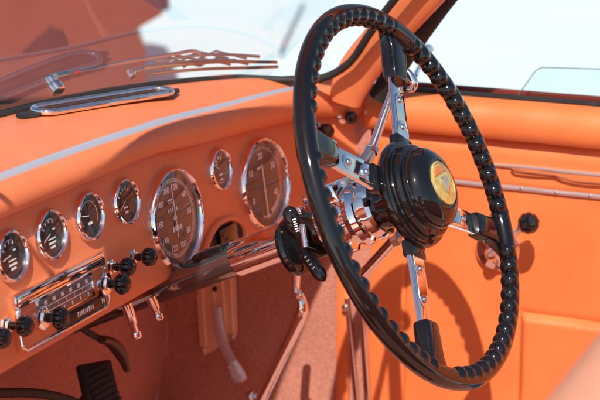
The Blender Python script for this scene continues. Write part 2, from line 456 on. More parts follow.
# column arch: dark raised plate standing in for the shaded opening, rolled leather lip
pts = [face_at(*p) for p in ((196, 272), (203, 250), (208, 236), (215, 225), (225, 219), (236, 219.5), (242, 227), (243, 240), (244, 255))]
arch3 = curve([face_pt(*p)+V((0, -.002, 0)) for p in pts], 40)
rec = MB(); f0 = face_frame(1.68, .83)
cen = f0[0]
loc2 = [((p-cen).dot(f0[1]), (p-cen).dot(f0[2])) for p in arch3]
rec.prism(f0, loc2, -.004, .0018, 0); rec_o = rec.build('recess_shade_plate', SLOT, dash)
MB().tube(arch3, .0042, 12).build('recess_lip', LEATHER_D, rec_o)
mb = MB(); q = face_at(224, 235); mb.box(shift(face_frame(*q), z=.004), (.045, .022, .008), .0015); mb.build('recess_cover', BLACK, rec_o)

# chrome demister vent on top of the dash
def top_frame(px, py):
    p = at(px, py, Z=.988); return p
a, b_ = at(32, 116, Z=.988), at(172, 93, Z=.984)
ax = (b_-a); L = ax.length; ax.normalize(); nrm = V((0, -.03, 1)).normalized(); ay = nrm.cross(ax).normalized(); mid = (a+b_)/2
def stadium(l, w, n=12):
    return [(l/2-w/2+w/2*C(t), w/2*S(t)) for t in [-PI/2+PI*k/n for k in range(n+1)]]+[(-l/2+w/2+w/2*C(t), w/2*S(t)) for t in [PI/2+PI*k/n for k in range(n+1)]]
vf = (mid+V((0, 0, .002)), ax, ay, nrm)
mb = MB(); loop = [vf[0]+ax*x+ay*y+nrm*.003 for x, y in stadium(L*.94, .033)]; loop.append(loop[0])
mb.tube(loop, .0038, 12, cap=False, up=nrm); vent = mb.build('demister_vent', CHROME, dash)
MB().prism(vf, stadium(L*.92, .030), -.002, .0008, 0).build('vent_slot', textured('copper_slot', (.10, .035, .022), (.16, .06, .035), 60, .4, metal=.2), vent)
mb = MB(); mb.box(shift(vf, 0, .004, .0016), (L*.84, .006, .002), .0006); mb.build('vent_louvre', simple('dark_louvre', (.03, .015, .012), .4), vent)
for sgn in (-1, 1):
    MB().prism(shift(vf, sgn*L*.49), [(-.02, -.006), (.0, -.010), (.012, -.003), (.014, 0), (.012, .003), (0, .010), (-.02, .006)], -.002, .0022, .0006).build('vent_end_cap', RUBBER, vent)

# switches at the far end of the dash
def end_knob(px, py, R, L, mat, base):
    x, z = face_at(px-11, py-1); fr = face_frame(x, z)
    k = MB().lathe(shift(fr, z=base), [(R*.6, 0), (R*.6, L*.3), (R, L*.4), (R, L*.8), (R*.8, L*.95), (0, L)], 32).build('switch_knob', mat, dash)
    MB().lathe(fr, [(R*1.05, -.001), (R*1.05, .003), (R*.6, .005), (R*.6, base+.001)], 24).build('bezel_nut', CHROME, k)
end_knob(328, 132, .0105, .020, BLACK, .006); end_knob(353, 118, .0085, .014, BLACK, .012); end_knob(325, 193, .0075, .013, BLACK, .006)
# chrome switch levers hanging under the dash
for px0, py0, px1, py1 in ((126, 303, 136, 334), (150, 296, 158, 316)):
    p, q = at(px0, py0, Y=.868), at(px1, py1, Y=.862)
    k = MB().tube([p, p+(q-p)*.35, p+(q-p)*.65, p+(q-p)*.72, q], [.0062, .0062, .0058, .0042, .0042], 16).build('under_dash_switch', CHROME, dash)
    MB().lathe(frame_z(q, q-p), [(.0048, -.003), (.0062, 0), (.0058, .004), (0, .0065)], 20).build('switch_tip', CHROME, k)
p, q = at(120, 306, Y=.874), at(160, 290, Y=.874)
MB().tube([p, p+(q-p)*.5, q], .009, 12, flat=.5).build('switch_bracket', STEEL, dash)

# ================================================================== STEERING WHEEL
W = at(415, 193.5, D=1.695)
NW = V((-.034, -.9055, .4243)).normalized(); E2 = V((0, .4243, .9055)).normalized(); E1 = E2.cross(NW).normalized(); E2 = NW.cross(E1)
WF = (W, E1, E2, NW)
wheel = thing('steering_wheel', 'black steering wheel with bead grips, four riveted chrome spokes and a gold badge', 'steering wheel', W)
SPK = [math.radians(a) for a in (54, 148, -28, -121.5)]
RR, RT_, BR, BC = .2036, .0108, .0103, .0047
NB, TS, PS = 66, 14, 36
vs = []; fs = []
NT = NB*TS
for i in range(NT):
    th = 2*PI*i/NT
    dmin = min(abs((th-a+PI) % (2*PI)-PI) for a in SPK)
    on = sstep(.095, .115, dmin)
    sa = ((th*NB/(2*PI)) % 1.0-.5)*2*PI*.198/NB     # arc distance from the middle of the bead
    rad = E1*C(th)+E2*S(th)
    for j in range(PS):
        ph = 2*PI*j/PS                       # 0 = outward, pi = towards the hub
        inn = sstep(.0, .75, -C(ph+.25))
        r = RT_*(1-.06*abs(S(ph)))-.0016*inn*on
        da = ph-(PI-.30); q = BR*BR-sa*sa-(BC*S(da))**2
        if q > 0 and on > 0:
            rb = BC*C(da)+math.sqrt(q)
            if rb > r: r = r+(rb-r)*on
        r += .0018*(1-on)*max(0, -C(ph))
        vs.append(W+rad*(RR+r*C(ph))+NW*(r*S(ph)))
for i in range(NT):
    for j in range(PS):
        i2, j2 = (i+1) % NT, (j+1) % PS
        fs.append((i*PS+j, i2*PS+j, i2*PS+j2, i*PS+j2))
mb = MB(); mb.add(vs, fs); mb.build('rim', BLACK, wheel, sharp=70)
for a in SPK:
    d = E1*C(a)+E2*S(a); t = NW.cross(d)
    sf = (W-NW*.010, d, t, NW)              # ex outward along the spoke
    # flat bar
    poly = [(.052, -.0150), (.10, -.0132), (.172, -.0118), (.172, .0118), (.10, .0132), (.052, .0150)]
    sp = MB().prism(sf, poly, -.0024, .0020, .0008).build('spoke', CHROME, wheel)
    # raised tongues on the bar
    mb = MB()
    for x0, x1, w in ((.060, .092, .0105), (.088, .128, .0085)):
        pl = [(x0, -w)]+[(x1-w*1.2+w*1.2*C(u), w*S(u)) for u in [-PI/2+PI*k/10 for k in range(11)]]+[(x0, w)]
        mb.prism(sf, pl, .0018, .0034 if x0 < .07 else .0028, .0006)
    mb.build('spoke_tongue', CHROME, sp)
    for x in (.084, .118):
        mb = MB(); mb.lathe(shift(sf, x, 0, .0030), [(.0040, -.001), (.0040, .0006), (.0030, .0022), (.0014, .003), (0, .0031)], 20); mb.build('rivet', CHROME, sp)
    # black sockets at rim and hub
    mb = MB()
    rows = []
    for x, w, h0, h1 in ((.143, .0125, -.0075, .0085), (.146, .0140, -.0090, .0100), (.166, .0145, -.0095, .0105), (.180, .0150, -.0085, .0108), (.190, .0190, -.0070, .0112), (.197, .0240, -.0050, .0104), (.203, .0290, -.0030, .0080)):
        pr = []
        for k in range(24):
            u = 2*PI*k/24; cx, sx_ = C(u), S(u)
            e = .45
            pr.append(sf[0]+d*x+t*(w*math.copysign(abs(cx)**e, cx))+NW*((h0+h1)/2+(h1-h0)/2*math.copysign(abs(sx_)**e, sx_)))
        pr.append(pr[0]); rows.append(pr)
    mb.grid(rows); mb.add(rows[0][:-1], [tuple(range(24))])
    mb.build('rim_socket', BLACK, sp, sharp=40)
    mb = MB(); mb.box(shift(sf, .062, 0, -.001), (.019, .031, .012), .0025); mb.build('hub_socket', BLACK, sp)
hub = MB().lathe(WF, [(0, -.046), (.026, -.046), (.027, -.030), (.031, -.028), (.032, -.014), (.048, -.0135), (.0565, -.011), (.0592, -.006), (.0592, -.001), (.0575, .0025), (.0530, .0030), (.0520, .0046), (.0524, .0085),
    (.0506, .0125), (.0462, .0135), (.0450, .0150), (.0452, .0190), (.0438, .0235), (.0400, .0285), (.0350, .0325), (.0300, .0345), (.0272, .0350), (.0268, .0342), (0, .0342)], 96).build('hub', BLACK, wheel, sharp=28)
ef = shift((W, E1*.93, E2*.93, NW), z=.0345)
mb = MB(); mb.lathe(ef, [(.0258, -.001), (.0258, .0015), (.0245, .0022), (.0238, .0008)], 64, cap=False)
mb.lathe(ef, [(0, .0024), (.012, .0020), (.0240, .0006)], 64, cap=False)
emb = mb.build('badge', GOLD, wheel, 'round gold badge in the middle of the hub')
mb = MB()
# plain generic relief: an orange chief over a silver shield
mb.prism(shift(ef, z=.0016), [(.0205*C(u), .0205*S(u)) for u in [math.radians(35+110*k/16) for k in range(17)]], 0, .0012, .0002)
mb.build('badge_enamel', AMBER, emb)
mb = MB()
mb.prism(shift(ef, z=.0022), [(-.0075, .0075), (-.008, -.002), (-.005, -.009), (0, -.0135), (.005, -.009), (.008, -.002), (.0075, .0075)], 0, .0014, .0004)
for k in (-1, 0, 1): mb.prism(shift(ef, k*.0048, -.001, .0036), [(-.0012, -.006), (.0012, -.006), (.0016, .006), (-.0016, .006)], 0, .0010, .0003)
mb.build('badge_shield', SILVER, emb)
MB().lathe(ef, [(.0244, .0022), (.020, .0046), (.012, .0062), (0, .0068)], 48, cap=False).build('badge_lens', LENS, emb)

# ================================================================== STEERING COLUMN
AX = -NW
def colf(s, x=0, y=0): return (W+AX*s+E1*x+E2*y, E1, E2, AX)
column = thing('steering_column', 'chrome collared steering column with black lower tube and switch levers under the wheel', 'steering column', W+AX*.6)
mb = MB().lathe(colf(0), [(.0185, .15), (.0185, .315), (.0178, .317), (.0178, .62)], 40); mb.build('column_tube', textured('dark_chrome', (.30, .285, .28), (.38, .36, .35), 25, .07, rough2=.16, metal=.9), column)
mb = MB().lathe(colf(0), [(.024, .040), (.032, .041), (.0350, .045), (.0350, .052), (.0305, .054), (.0305, .057), (.0340, .060), (.0360, .067), (.0340, .074), (.0310, .076), (.0310, .080), (.0370, .083), (.0380, .095), (.0370, .108), (.0320, .112), (.020, .113)], 64)
mb.build('collar', CHROME, column, sharp=25)
MB().box(colf(.094, -.004, .032), (.050, .022, .042), .0035).build('collar_housing', CHROME, column)
shroud = MB().box(colf(.132, .002, -.002), (.056, .054, .050), .006).build('switch_shroud', BLACK, column)
MB().lathe(colf(0, -.006, -.010), [(.0, .1515), (.028, .152), (.0315, .154), (.033, .158), (.0315, .163), (.020, .165)], 48).build('shroud_flange', BLACK, column)
MB().lathe(colf(0), [(.0185, .160), (.0208, .161), (.0208, .236), (.0190, .238)], 48).build('column_sleeve', CHROME, column)
# small chrome hardware on top of the shroud
mb = MB()
for k in range(3): mb.box(colf(.112+.016*k, -.020+.004*k, .0275), (.016, .008, .010), .0015)
mb.tube([colf(.125, -.028, .012)[0], colf(.125, -.034, .004)[0], colf(.128, -.036, -.010)[0]], .004, 12)
mb.build('switch_contact', CHROME, column)
def paddle(p0, p1, width, thick, name, n):
    p0, p1 = V(p0), V(p1); d = (p1-p0); L = d.length; d.normalize()
    v = (CAM-p0); v = (v-d*v.dot(d)).normalized(); side = d.cross(v)
    rows = []
    for i in range(15):
        u = i/14; w = width*(.45+.55*sstep(0, .4, u))*(1 if u < .75 else math.sqrt(max(.02, 1-((u-.75)/.25)**2)))
        th = thick*(1 if u < .8 else math.sqrt(max(.05, 1-((u-.8)/.2)**2)))
        c = p0+d*(L*u)+v*(.010*S(PI*u)*.4)
        rw = [c+side*(w*C(a))+v*(th*S(a)) for a in [2*PI*k/16 for k in range(16)]]; rw.append(rw[0]); rows.append(rw)
    mb = MB(); mb.grid(rows); mb.add(rows[0][:-1], [tuple(range(16))]); mb.add(rows[-1][:-1], [tuple(range(16))])
    o = mb.build(name, BLACK, column)
    mk = MB(); f = (p0+d*(L*.45)+v*(thick+.0042), side, d, v)
    for k in range(n): bar(mk, f, width*.28, (-.18+.36*k/(n-1))*L, width*(.38+.1*(k%2)), L*.034)
    mk.build('lettering', WHITE, o)
    return o
b0 = colf(.150, -.026, .012)[0]
paddle(at(297, 238, D=(b0-CAM).dot(FD)), at(288, 206, D=(b0-CAM).dot(FD)-.01), .0085, .0045, 'indicator_lever', 6)
b1 = colf(.140, -.030, -.012)[0]
paddle(at(303, 250, D=(b1-CAM).dot(FD)-.01), at(325, 281, D=(b1-CAM).dot(FD)-.03), .0075, .004, 'dip_switch_lever', 4)
# bracket that hangs the column from the dash
MB().box(colf(.265, .002, .016), (.030, .012, .045), .004).build('column_bracket', BLACK, column)
# gear lever: tapered chrome rod rising behind the wheel, and a lower stay
g0 = at(371, 152, X=1.60); g1 = at(399, 72, X=1.66)
gl = MB().tube([g0, g0+(g1-g0)*.1, g0+(g1-g0)*.5, g1], [.0058, .0052, .0046, .0040], 16).build('gear_lever', CHROME, column)
MB().lathe(frame_z(g0, g1-g0), [(.006, -.006), (.0085, -.004), (.0085, .004), (.0075, .006), (.0050, .007)], 6).build('lever_nut', CHROME, gl)
hook = [at(*p, X=1.66) for p in ((401, 68), (406, 71), (411, 77), (414, 84), (412, 89), (407, 89))]
MB().tube(curve(hook, 16), [.0030+.0022*S(PI*k/16) for k in range(17)], 14).build('lever_tip', CHROME, gl)
fit = at(368, 158, X=1.58)
MB().tube([g0, at(362, 166, X=1.58), at(350, 176, X=1.565)], [.007, .009, .010], 14).build('lever_pivot', STEEL, gl)
s0_, s1_ = at(396, 238, X=1.62), at(352, 286, X=1.66)
stay = MB().tube([s0_, s0_+(s1_-s0_)*.1, s1_], [.0075, .0062, .0062], 16).build('column_stay', CHROME, column)
MB().lathe(frame_z(s0_, (0, -.6, .2)), [(.006, -.006), (.0095, -.004), (.0095, .004), (.0065, .006), (0, .007)], 6).build('stay_bolt', STEEL, stay)

# ================================================================== CAR BODY
body = thing('cabin', 'red car cabin shell with orange leather windscreen pillar, windscreen, bonnet and carpeted footwell', 'car cabin', V((1.3, 1.0, .3)))
HEAD_Y = [(.62, 1.0), (1.2, .975), (1.5, .925), (1.65, .83), (1.75, .69), (1.80, .535)]
HEAD_Z = [(.62, 1.305), (1.2, 1.300), (1.5, 1.290), (1.80, 1.265)]
XB = [.62+(1.905-.62)*k/60 for k in range(61)]
def glass_pt(t, s):
    xb = .62+(1.905-.62)*t; xh = .62+(1.80-.62)*t
    b = V((xb, interp(BASE_Y, xb), interp(BASE_Z, xb)-.003)); h = V((xh, interp(HEAD_Y, xh), interp(HEAD_Z, xh)))
    p = b.lerp(h, s); nrm = V((.25, .75, .6)); return p+nrm.normalized()*(.018*S(PI*s))
rows = [[glass_pt(i/60, j/16) for j in range(17)] for i in range(61)]
mb = MB(); mb.grid(rows); ws = mb.build('windscreen', WINDSHIELD, body, sharp=80)
def glass_at(px, py):
    best = None
    for i in range(0, 101):
        for j in range(0, 41):
            p = glass_pt(i/100, j/60); q = proj(p); e = (q[0]-px)**2+(q[1]-py)**2
            if best is None or e < best[0]: best = (e, i/100, j/60)
    e, t, s = best; st = .01
    for _ in range(40):
        imp = False
        for dt, ds in ((st, 0), (-st, 0), (0, st), (0, -st)):
            t2, s2 = min(1.03, max(-.02, t+dt)), max(-.05, s+ds); q = proj(glass_pt(t2, s2)); e2 = (q[0]-px)**2+(q[1]-py)**2
            if e2 < e: e, t, s, imp = e2, t2, s2, True
        if not imp: st /= 2
    return glass_pt(t, s)
# rubber seal along the foot of the glass and up the pillar
seal = [V((x, interp(BASE_Y, x)-.002, interp(BASE_Z, x)+.001)) for x in [.62+(1.86-.62)*k/30 for k in range(31)]]
seal += [at(313, 80, X=1.90), at(335, 73, X=1.905), at(352, 60, X=1.90), at(368, 36, X=1.885), at(394, 0, X=1.865), V((1.80, .535, 1.265))]
mb = MB().tube(curve(seal, 110), .0052, 12); mb.build('windscreen_seal', RUBBER, ws)
# outside chrome moulding
MB().tube([p+V((0, .014, -.004)) for p in curve(seal[:31], 60)], .005, 10).build('windscreen_moulding', CHROME, ws)
# pillar
cen = [at(346, 100, X=1.945), at(350, 86, X=1.94), at(360, 68, X=1.935), at(376, 47, X=1.925), at(396, 24, X=1.915), at(422, -4, X=1.90), at(472, -60, X=1.875), V((1.825, .525, 1.262))]
hw = [.022, .025, .0265, .0255, .0250, .0250, .025, .025]
cpath = curve(cen, 48)
acc = [0]
for a, b_ in zip(cen, cen[1:]): acc.append(acc[-1]+(b_-a).length)
mb = MB(); rows = []
for i, p in enumerate(cpath):
    t = (cpath[min(i+1, 48)]-cpath[max(i-1, 0)]).normalized()
    side = t.cross(V((-1, -.25, 0))).normalized(); th = side.cross(t).normalized()
    w = interp([(acc[k], hw[k]) for k in range(len(hw))], acc[-1]*i/48)
    rw = []
    for k in range(20):
        u = 2*PI*k/20; cx, sx_ = C(u), S(u)
        rw.append(p+side*(w*math.copysign(abs(cx)**.6, cx))+th*(.014*math.copysign(abs(sx_)**.8, sx_)))
    rw.append(rw[0]); rows.append(rw)
mb.grid(rows); pil = mb.build('windscreen_pillar', LEATHER_D, body, sharp=60)
# dark door-side seal of the pillar
rear = [at(378, 98, X=1.965), at(387, 82, X=1.962), at(404, 57, X=1.952), at(420, 33, X=1.94), at(444, 0, X=1.925), at(500, -70, X=1.89), V((1.85, .49, 1.258))]
mb = MB().tube(curve(rear, 40), .0140, 12, flat=.7, up=(-1, 0, 0)); mb.build('door_seal', RUBBER, pil)
# header rail and sun visors (above the picture; they shade the dash face)
hp = curve([V((x, interp(HEAD_Y, x)-.022, interp(HEAD_Z, x)+.004)) for x in (.62, 1.0, 1.3, 1.5, 1.65, 1.75, 1.82)], 40)
mb = MB().tube(hp, .026, 14, flat=.6, up=(0, .6, .8)); header = mb.build('header_rail', LEATHER_D, body)
rows = []
for i in range(97):
    x = .64+(1.62-.64)*i/96; y = .714+.034*sstep(1.02, 1.10, x)+.012*sstep(1.10, 1.26, x)-.25*max(0, x-1.26)**1.6
    e = min(1, min(i, 96-i)/4.0); e = math.sqrt(1-(1-e)**2)
    rows.append([V((x, y-.044+(.043*e+.001)*C(2*PI*k/20), 1.302+(.006*e+.0005)*S(2*PI*k/20))) for k in range(21)])
mb = MB(); mb.grid(rows); vz = mb.build('sun_visor', LEATHER_D, header)
for x in (.74, .95):
    MB().tube([V((x, .66, 1.302)), V((x, max(interp(HEAD_Y, x)-.03, .70), 1.306))], .004, 8).build('visor_arm', CHROME, header)
# scuttle and bonnet
rows = []
for i in range(41):
    x = .35+(2.08-.35)*i/40; rw = []
    xi = min(1.97, max(.62, x))
    y0 = interp(BASE_Y, xi)+.004; edge = sstep(1.55, 2.02, x)*1.15+sstep(.62, .35, x)
    for j in range(24):
        t = j/23; y = y0+(2.35-y0)*t
        z = interp(BASE_Z, xi)-.008-.030*sstep(0, .05, t)+.016*S(PI*min(1, t*1.2))-.10*t*t-.20*edge*sstep(-.02, .06, t)-.02*sstep(.3, 0, abs(x-1.3))*0
        rw.append(V((x, y, z)))
    rows.append(rw)
mb = MB(); mb.grid(rows); mb.build('bonnet', REDPAINT, body, sharp=70)
mb = MB(); mb.box((V((2.055, 1.18, .54)), V((1, 0, 0)), V((0, 1, 0)), V((0, 0, 1))), (.075, .785, .56), .02); mb.build('wing_panel', REDPAINT, body)
# footwell: kick wall, bulkhead, floor, tunnel
KX = 1.992
mb = MB(); rows = []
for i in range(41):
    y = .780+(1.20-.780)*i/40; rows.append([V((KX+.004*S(y*31)*S(j*.7), y, .30+(.952-.15*sstep(.83, .86, y)-.30)*j/24)) for j in range(25)])
mb.grid(rows); kick = mb.build('kick_panel', CARPET, body, sharp=80)
mb = MB(); rows = []
for i in range(61):
    x = .62+(KX-.62)*i/60; rows.append([V((x, 1.105+.006*S(x*19)+.05*sstep(.62, .30, .30+.65*j/24), .30+.51*j/24)) for j in range(25)])
mb.grid(rows); mb.build('bulkhead_carpet', CARPET, body, sharp=80)
mb = MB(); mb.grid([[V((.5+(KX-.5)*i/30, -.6+1.85*j/30, .315+.003*S(i*2.1)*S(j*1.7))) for j in range(31)] for i in range(31)]); mb.build('floor_carpet', CARPET, body, sharp=80)
mb = MB(); rows = []
for j in range(31):
    y = .35+.85*j/30; rows.append([V((1.235+.15*C(a), y, .315+(.20+.10*j/30)*S(a))) for a in [PI*k/24 for k in range(25)]])
mb.grid(rows); mb.build('tunnel_carpet', CARPET, body, sharp=80)
# unseen panel added on the near side to cut ground bounce
mb = MB(); mb.box((V((.385, .25, .50)), V((1, 0, 0)), V((0, 1, 0)), V((0, 0, 1))), (.07, 1.9, .30), .02); mb.build('bounce_blocker', LEATHER, body)
mb = MB(); mb.box((V((1.2, -.62, .66)), V((1, 0, 0)), V((0, 1, 0)), V((0, 0, 1))), (1.7, .08, .70), .02); mb.build('rear_panel', LEATHER, body)
# door frame strip: orange post, chrome tread strips
mb = MB()
for px0, px1, mt in ((337, 350, 0),):
    pa, pb = at(px0, 300, X=KX-.004), at(px1, 300, X=KX-.004)
    mb.box((V((KX-.004, (pa.y+pb.y)/2, .57)), V((1, 0, 0)), V((0, 1, 0)), V((0, 0, 1))), (.008, abs(pa.y-pb.y), .46), .003)
mb.build('door_post', LEATHER, body)
for pa, pb, r in ((at(347, 298, X=KX-.012), at(357, 402, X=KX-.012), .0042), (at(361, 292, X=KX-.010), at(368, 402, X=KX-.010), .0050)):
    MB().tube([pa, pa+(pb-pa)*.5, pb+(pb-pa)*1.2], r, 12).build('post_moulding', CHROME, body)
MB().lathe(frame_z(at(346, 307, X=KX-.012), (-1, -.2, 0)), [(.004, -.004), (.0055, 0), (.0055, .004), (.003, .0065), (0, .007)], 16).build('post_stud', STEEL, body)
LEVERM = textured('dull_alloy', (.74, .70, .68), (.84, .80, .78), 50, .4, metal=.3)
# bonnet release plate on the kick panel
rel = thing('release_lever', 'steel lever with ribbed end on a screwed orange metal plate low in the footwell', 'lever', at(217, 315, X=KX))
kf = (V((KX-.003, at(218, 315, X=KX).y, at(218, 315, X=KX).z)), V((0, -1, 0)), V((0, 0, 1)), V((-1, 0, 0)))
def kick2(px, py):
    p = at(px, py, X=KX-.003)-kf[0]; return p.dot(kf[1]), p.dot(kf[2])
c4 = [kick2(*p) for p in ((196, 262), (201, 350), (206, 355), (236, 337), (238, 330), (235, 252))]
plate = MB().prism(kf, c4[::-1] if False else c4, 0, .004, .001).build('mounting_plate', textured('orange_plate', (.92, .50, .30), (.95, .56, .34), 20, .35, metal=0), rel)
mb = MB()
for a, b_ in (((202, 272), (207, 345)), ((213, 268), (218, 338)), ((222, 264), (227, 334)), ((231, 260), (234, 330))):
    pa, pb = kick2(*a), kick2(*b_); q0 = kf[0]+kf[1]*pa[0]+kf[2]*pa[1]+kf[3]*.004; q1 = kf[0]+kf[1]*pb[0]+kf[2]*pb[1]+kf[3]*.004
    mb.tube([q0, q1], .0022, 8)
mb.build('plate_rib', textured('orange_rib', (.95, .58, .36), (.97, .62, .40), 20, .3, metal=0), plate)
for p in ((204, 349), (233, 336), (216, 288)):
    q = kick2(*p); MB().lathe(shift(kf, q[0], q[1], .004), [(.0045, 0), (.0045, .001), (.003, .003), (0, .0032)], 16).build('screw', SLOT if p[0] == 216 else STEEL, plate)
lv = [at(*p, X=KX-x) for p, x in (((217, 308), .012), ((219, 325), .020), ((223, 343), .030), ((230, 358), .042), ((234, 366), .050))]
MB().tube(curve(lv, 20), .0078, 14, flat=.5, up=(-1, 0, 0)).build('lever_arm', LEVERM, rel)
pd = [at(*p, X=KX-.050) for p in ((232, 361), (235, 369), (238, 375), (241, 381))]
mb = MB().tube(pd, [.0075, .0115, .0122, .0110], 16, flat=.5, up=(-1, 0, 0))
for k in range(3):
    q = pd[1].lerp(pd[3], k/2.6); mb.tube([q+V((-.006, .008, .004)), q+V((-.006, -.008, -.002))], .0022, 8)
mb.build('ribbed_end', LEVERM, rel)

# pedals
ped = thing('brake_pedal', 'black ribbed rubber pedal at the bottom edge beneath the dashboard', 'pedal', at(98, 390, Y=1.0))
pf = frame_z(at(99, 388, Y=1.0), (-.25, -.80, .42), (0.12, 0, 1))
mb = MB().box(pf, (.052, .066, .012), .004); mb.build('pedal_pad', RUBBER, ped)
mb = MB()
for k in range(7): mb.box(shift(rotz(pf, .25), 0, -.024+.008*k, .0068), (.040, .0035, .003), .0008)
mb.build('pedal_rib', RUBBER, ped)
MB().tube([pf[0]-pf[3]*.006, pf[0]+V((.01, .05, -.05)), pf[0]+V((.01, .10, -.06))], .008, 10).build('pedal_arm', RUBBER, ped)
lev = thing('parking_lever', 'dark curved lever hanging below the dash in the shaded footwell', 'lever', at(100, 345, Y=1.0))
pts = [at(*p, Y=.98) for p in ((70, 318), (86, 331), (98, 338), (102, 341))]
MB().tube(curve(pts, 16), .0042, 10).build('lever_rod', RUBBER, lev)
pts = [at(*p, Y=.975) for p in ((101, 339), (110, 342), (118, 350), (124, 361), (127, 371))]
MB().tube(curve(pts, 18), [.005+.006*S(PI*min(1, (k+3)/21)) for k in range(19)], 14, flat=.6).build('lever_grip', simple('dark_brown_grip', (.10, .045, .035), .3), lev)
# hose at the bottom-left corner
hs = thing('heater_hose', 'black hose lying across the footwell in the lower left corner', 'hose', at(40, 398, Y=.97))
MB().tube(curve([at(*p, Y=.97) for p in ((-30, 392), (0, 393), (30, 393), (58, 397), (85, 407), (110, 425))], 30), .0055, 12).build('hose_tube', RUBBER, hs)
# handbrake: bright rod with a cranked joint
hb = thing('handbrake', 'bright chrome handbrake rod with a cranked joint hanging beside the door', 'handbrake', at(300, 305, X=1.80))
r0 = [at(*p, X=1.80) for p in ((297, 255), (295, 285), (294.5, 298))]
MB().tube(r0, [.0066, .0066, .006], 16).build('upper_rod', CHROME, hb)
r1 = [at(*p, X=1.795) for p in ((297, 292), (301, 300), (302, 309), (297, 322), (286, 345), (272, 374), (256, 408))]
MB().tube(curve(r1, 40), [.0058+.0042*sstep(0, 8, k) for k in range(41)], 16).build('lower_rod', CHROME, hb)
MB().lathe(frame_z(at(299, 296, X=1.79), (-1, -.6, .1)), [(.004, -.004), (.0065, -.002), (.0065, .003), (.004, .006), (0, .0065)], 20).build('joint_bolt', CHROME, hb)
q = at(251, 396, X=1.79); MB().lathe(frame_z(q, (-.3, -.4, 1)), [(.003, -.02), (.003, -.004), (.007, -.002), (.0075, .003), (.004, .007), (0, .008)], 20).build('rod_stud', STEEL, hb)

# ================================================================== DOOR
door = thing('car_door', 'orange leather door with chrome strips and a winder handle, behind the steering wheel', 'car door', V((2.03, .3, .42)))
DX = 2.0
def Yd(px): return at(px, 150, X=DX).y
pk_y = .5640; pk_z = .655
def door_x(y, z):
    d = 0.0
    d += .020*math.sqrt(max(0, 1-((z-.913)/.027)**2)) if .889 < z < .94 else 0     # rolled top
    d -= .0035*math.exp(-((z-.8885)/.0028)**2)                                      # groove below the roll
    d += .004*sstep(.8885, .870, z)*sstep(.826, .832, z)
    # lower pocket, a soft raised panel
    e = min(pk_y-y, pk_z-z)
    d += .009*sstep(-.001, .010, e)-.003*math.exp(-(e/.0028)**2)*(1 if (y < pk_y+.01 and z < pk_z+.01) else 0)
    d -= .0028*math.exp(-((y-.7312)/.0022)**2)*sstep(.825, .80, z)                  # vertical seam
    d += .0016*S(y*23+1)*S(z*19)+.0007*S(y*71+z*40)
    d -= .012*sstep(.784, .800, y)                                                  # rounded front edge
    return DX-d
ys = sorted(set([.800-.003*k for k in range(0, 145)]+[.365-.012*k for k in range(60)]))
zs = [.42+.0035*k for k in range(150)]; zs = [z for z in zs if z <= .9405]+[.9405]
mb = MB(); rows = [[V((door_x(y, z), y, z)) for z in zs] for y in ys]
for r in rows: r.append(V((2.012, r[-1].y, .9425)))
mb.grid(rows); dp = mb.build('door_panel', LEATHER, door, sharp=75)
y0, y1 = ys[-1], ys[0]
mb = MB(); mb.box((V((2.058, (y0+y1)/2, .665)), V((1, 0, 0)), V((0, 1, 0)), V((0, 0, 1))), (.072, y0-y1, .545), .012); mb.build('door_skin', REDPAINT, door)
mb = MB(); mb.box((V((2.019, (y0+y1)/2, .9435)), V((1, 0, 0)), V((0, 1, 0)), V((0, 0, 1))), (.012, y0-y1, .008), .002); mb.build('window_channel', RUBBER, door)
mb = MB(); mb.box((V((2.060, (y0+y1)/2, .9415)), V((1, 0, 0)), V((0, 1, 0)), V((0, 0, 1))), (.008, y0-y1, .011), .002); mb.build('sill_moulding', REDPAINT, door)
def strip(z, ya, yb, w, name, thick=.004):
    n = 50; rows = []
    for i in range(n+1):
        y = ya+(yb-ya)*i/n; x = door_x(y, z)-.0005
        k = math.sqrt(min(1, i/2.5, 1)) if i < 3 else 1
        w2 = w*max(.35, k)
        rows.append([V((x+.002, y, z+w2)), V((x-thick*.6, y, z+w2*.75)), V((x-thick, y, z+w2*.1)), V((x-thick*.7, y, z-w2*.7)), V((x+.002, y, z-w2))])
    mb = MB(); mb.grid(rows); mb.add(rows[0], [tuple(range(5))]); return mb.build(name, simple('strip_metal', (.66, .62, .62), .25, metal=.7), door, sharp=50)
strip(.8565, .630, -.35, .0030, 'upper_strip'); s2 = strip(.8270, .780, -.35, .0040, 'lower_strip')
for px in (521, 556, 590):
    q = at(px, 186+(px-500)*.11, X=DX-.004); MB().lathe((V((door_x(q.y, .827)-.0042, q.y, .827)), V((0, 1, 0)), V((0, 0, 1)), V((-1, 0, 0))), [(.0022, -.001), (.0022, .0004), (.0012, .0011), (0, .0012)], 14).build('strip_screw', CHROME, s2)
# pull under the upper strip
pts = [at(*p, X=DX-.006) for p in ((512, 166.5), (516, 170), (540, 173), (556, 174.5), (564, 178), (575, 180.5), (640, 186), (760, 198))]
top = [V((p.x, p.y, .8540)) for p in pts]
pull = MB(); pf_ = (V((DX-.004, 0, 0)), V((0, -1, 0)), V((0, 0, 1)), V((-1, 0, 0)))
pull.prism(pf_, [(-p.y, p.z) for p in pts]+[(-p.y, p.z) for p in top[::-1]], -.004, .0035, .001); pull.build('door_pull', LEATHER, door)
MB().tube([p+V((-.0035, 0, -.0005)) for p in pts], .0014, 8).build('pull_piping', simple('brown_piping', (.30, .075, .03), .5), door)
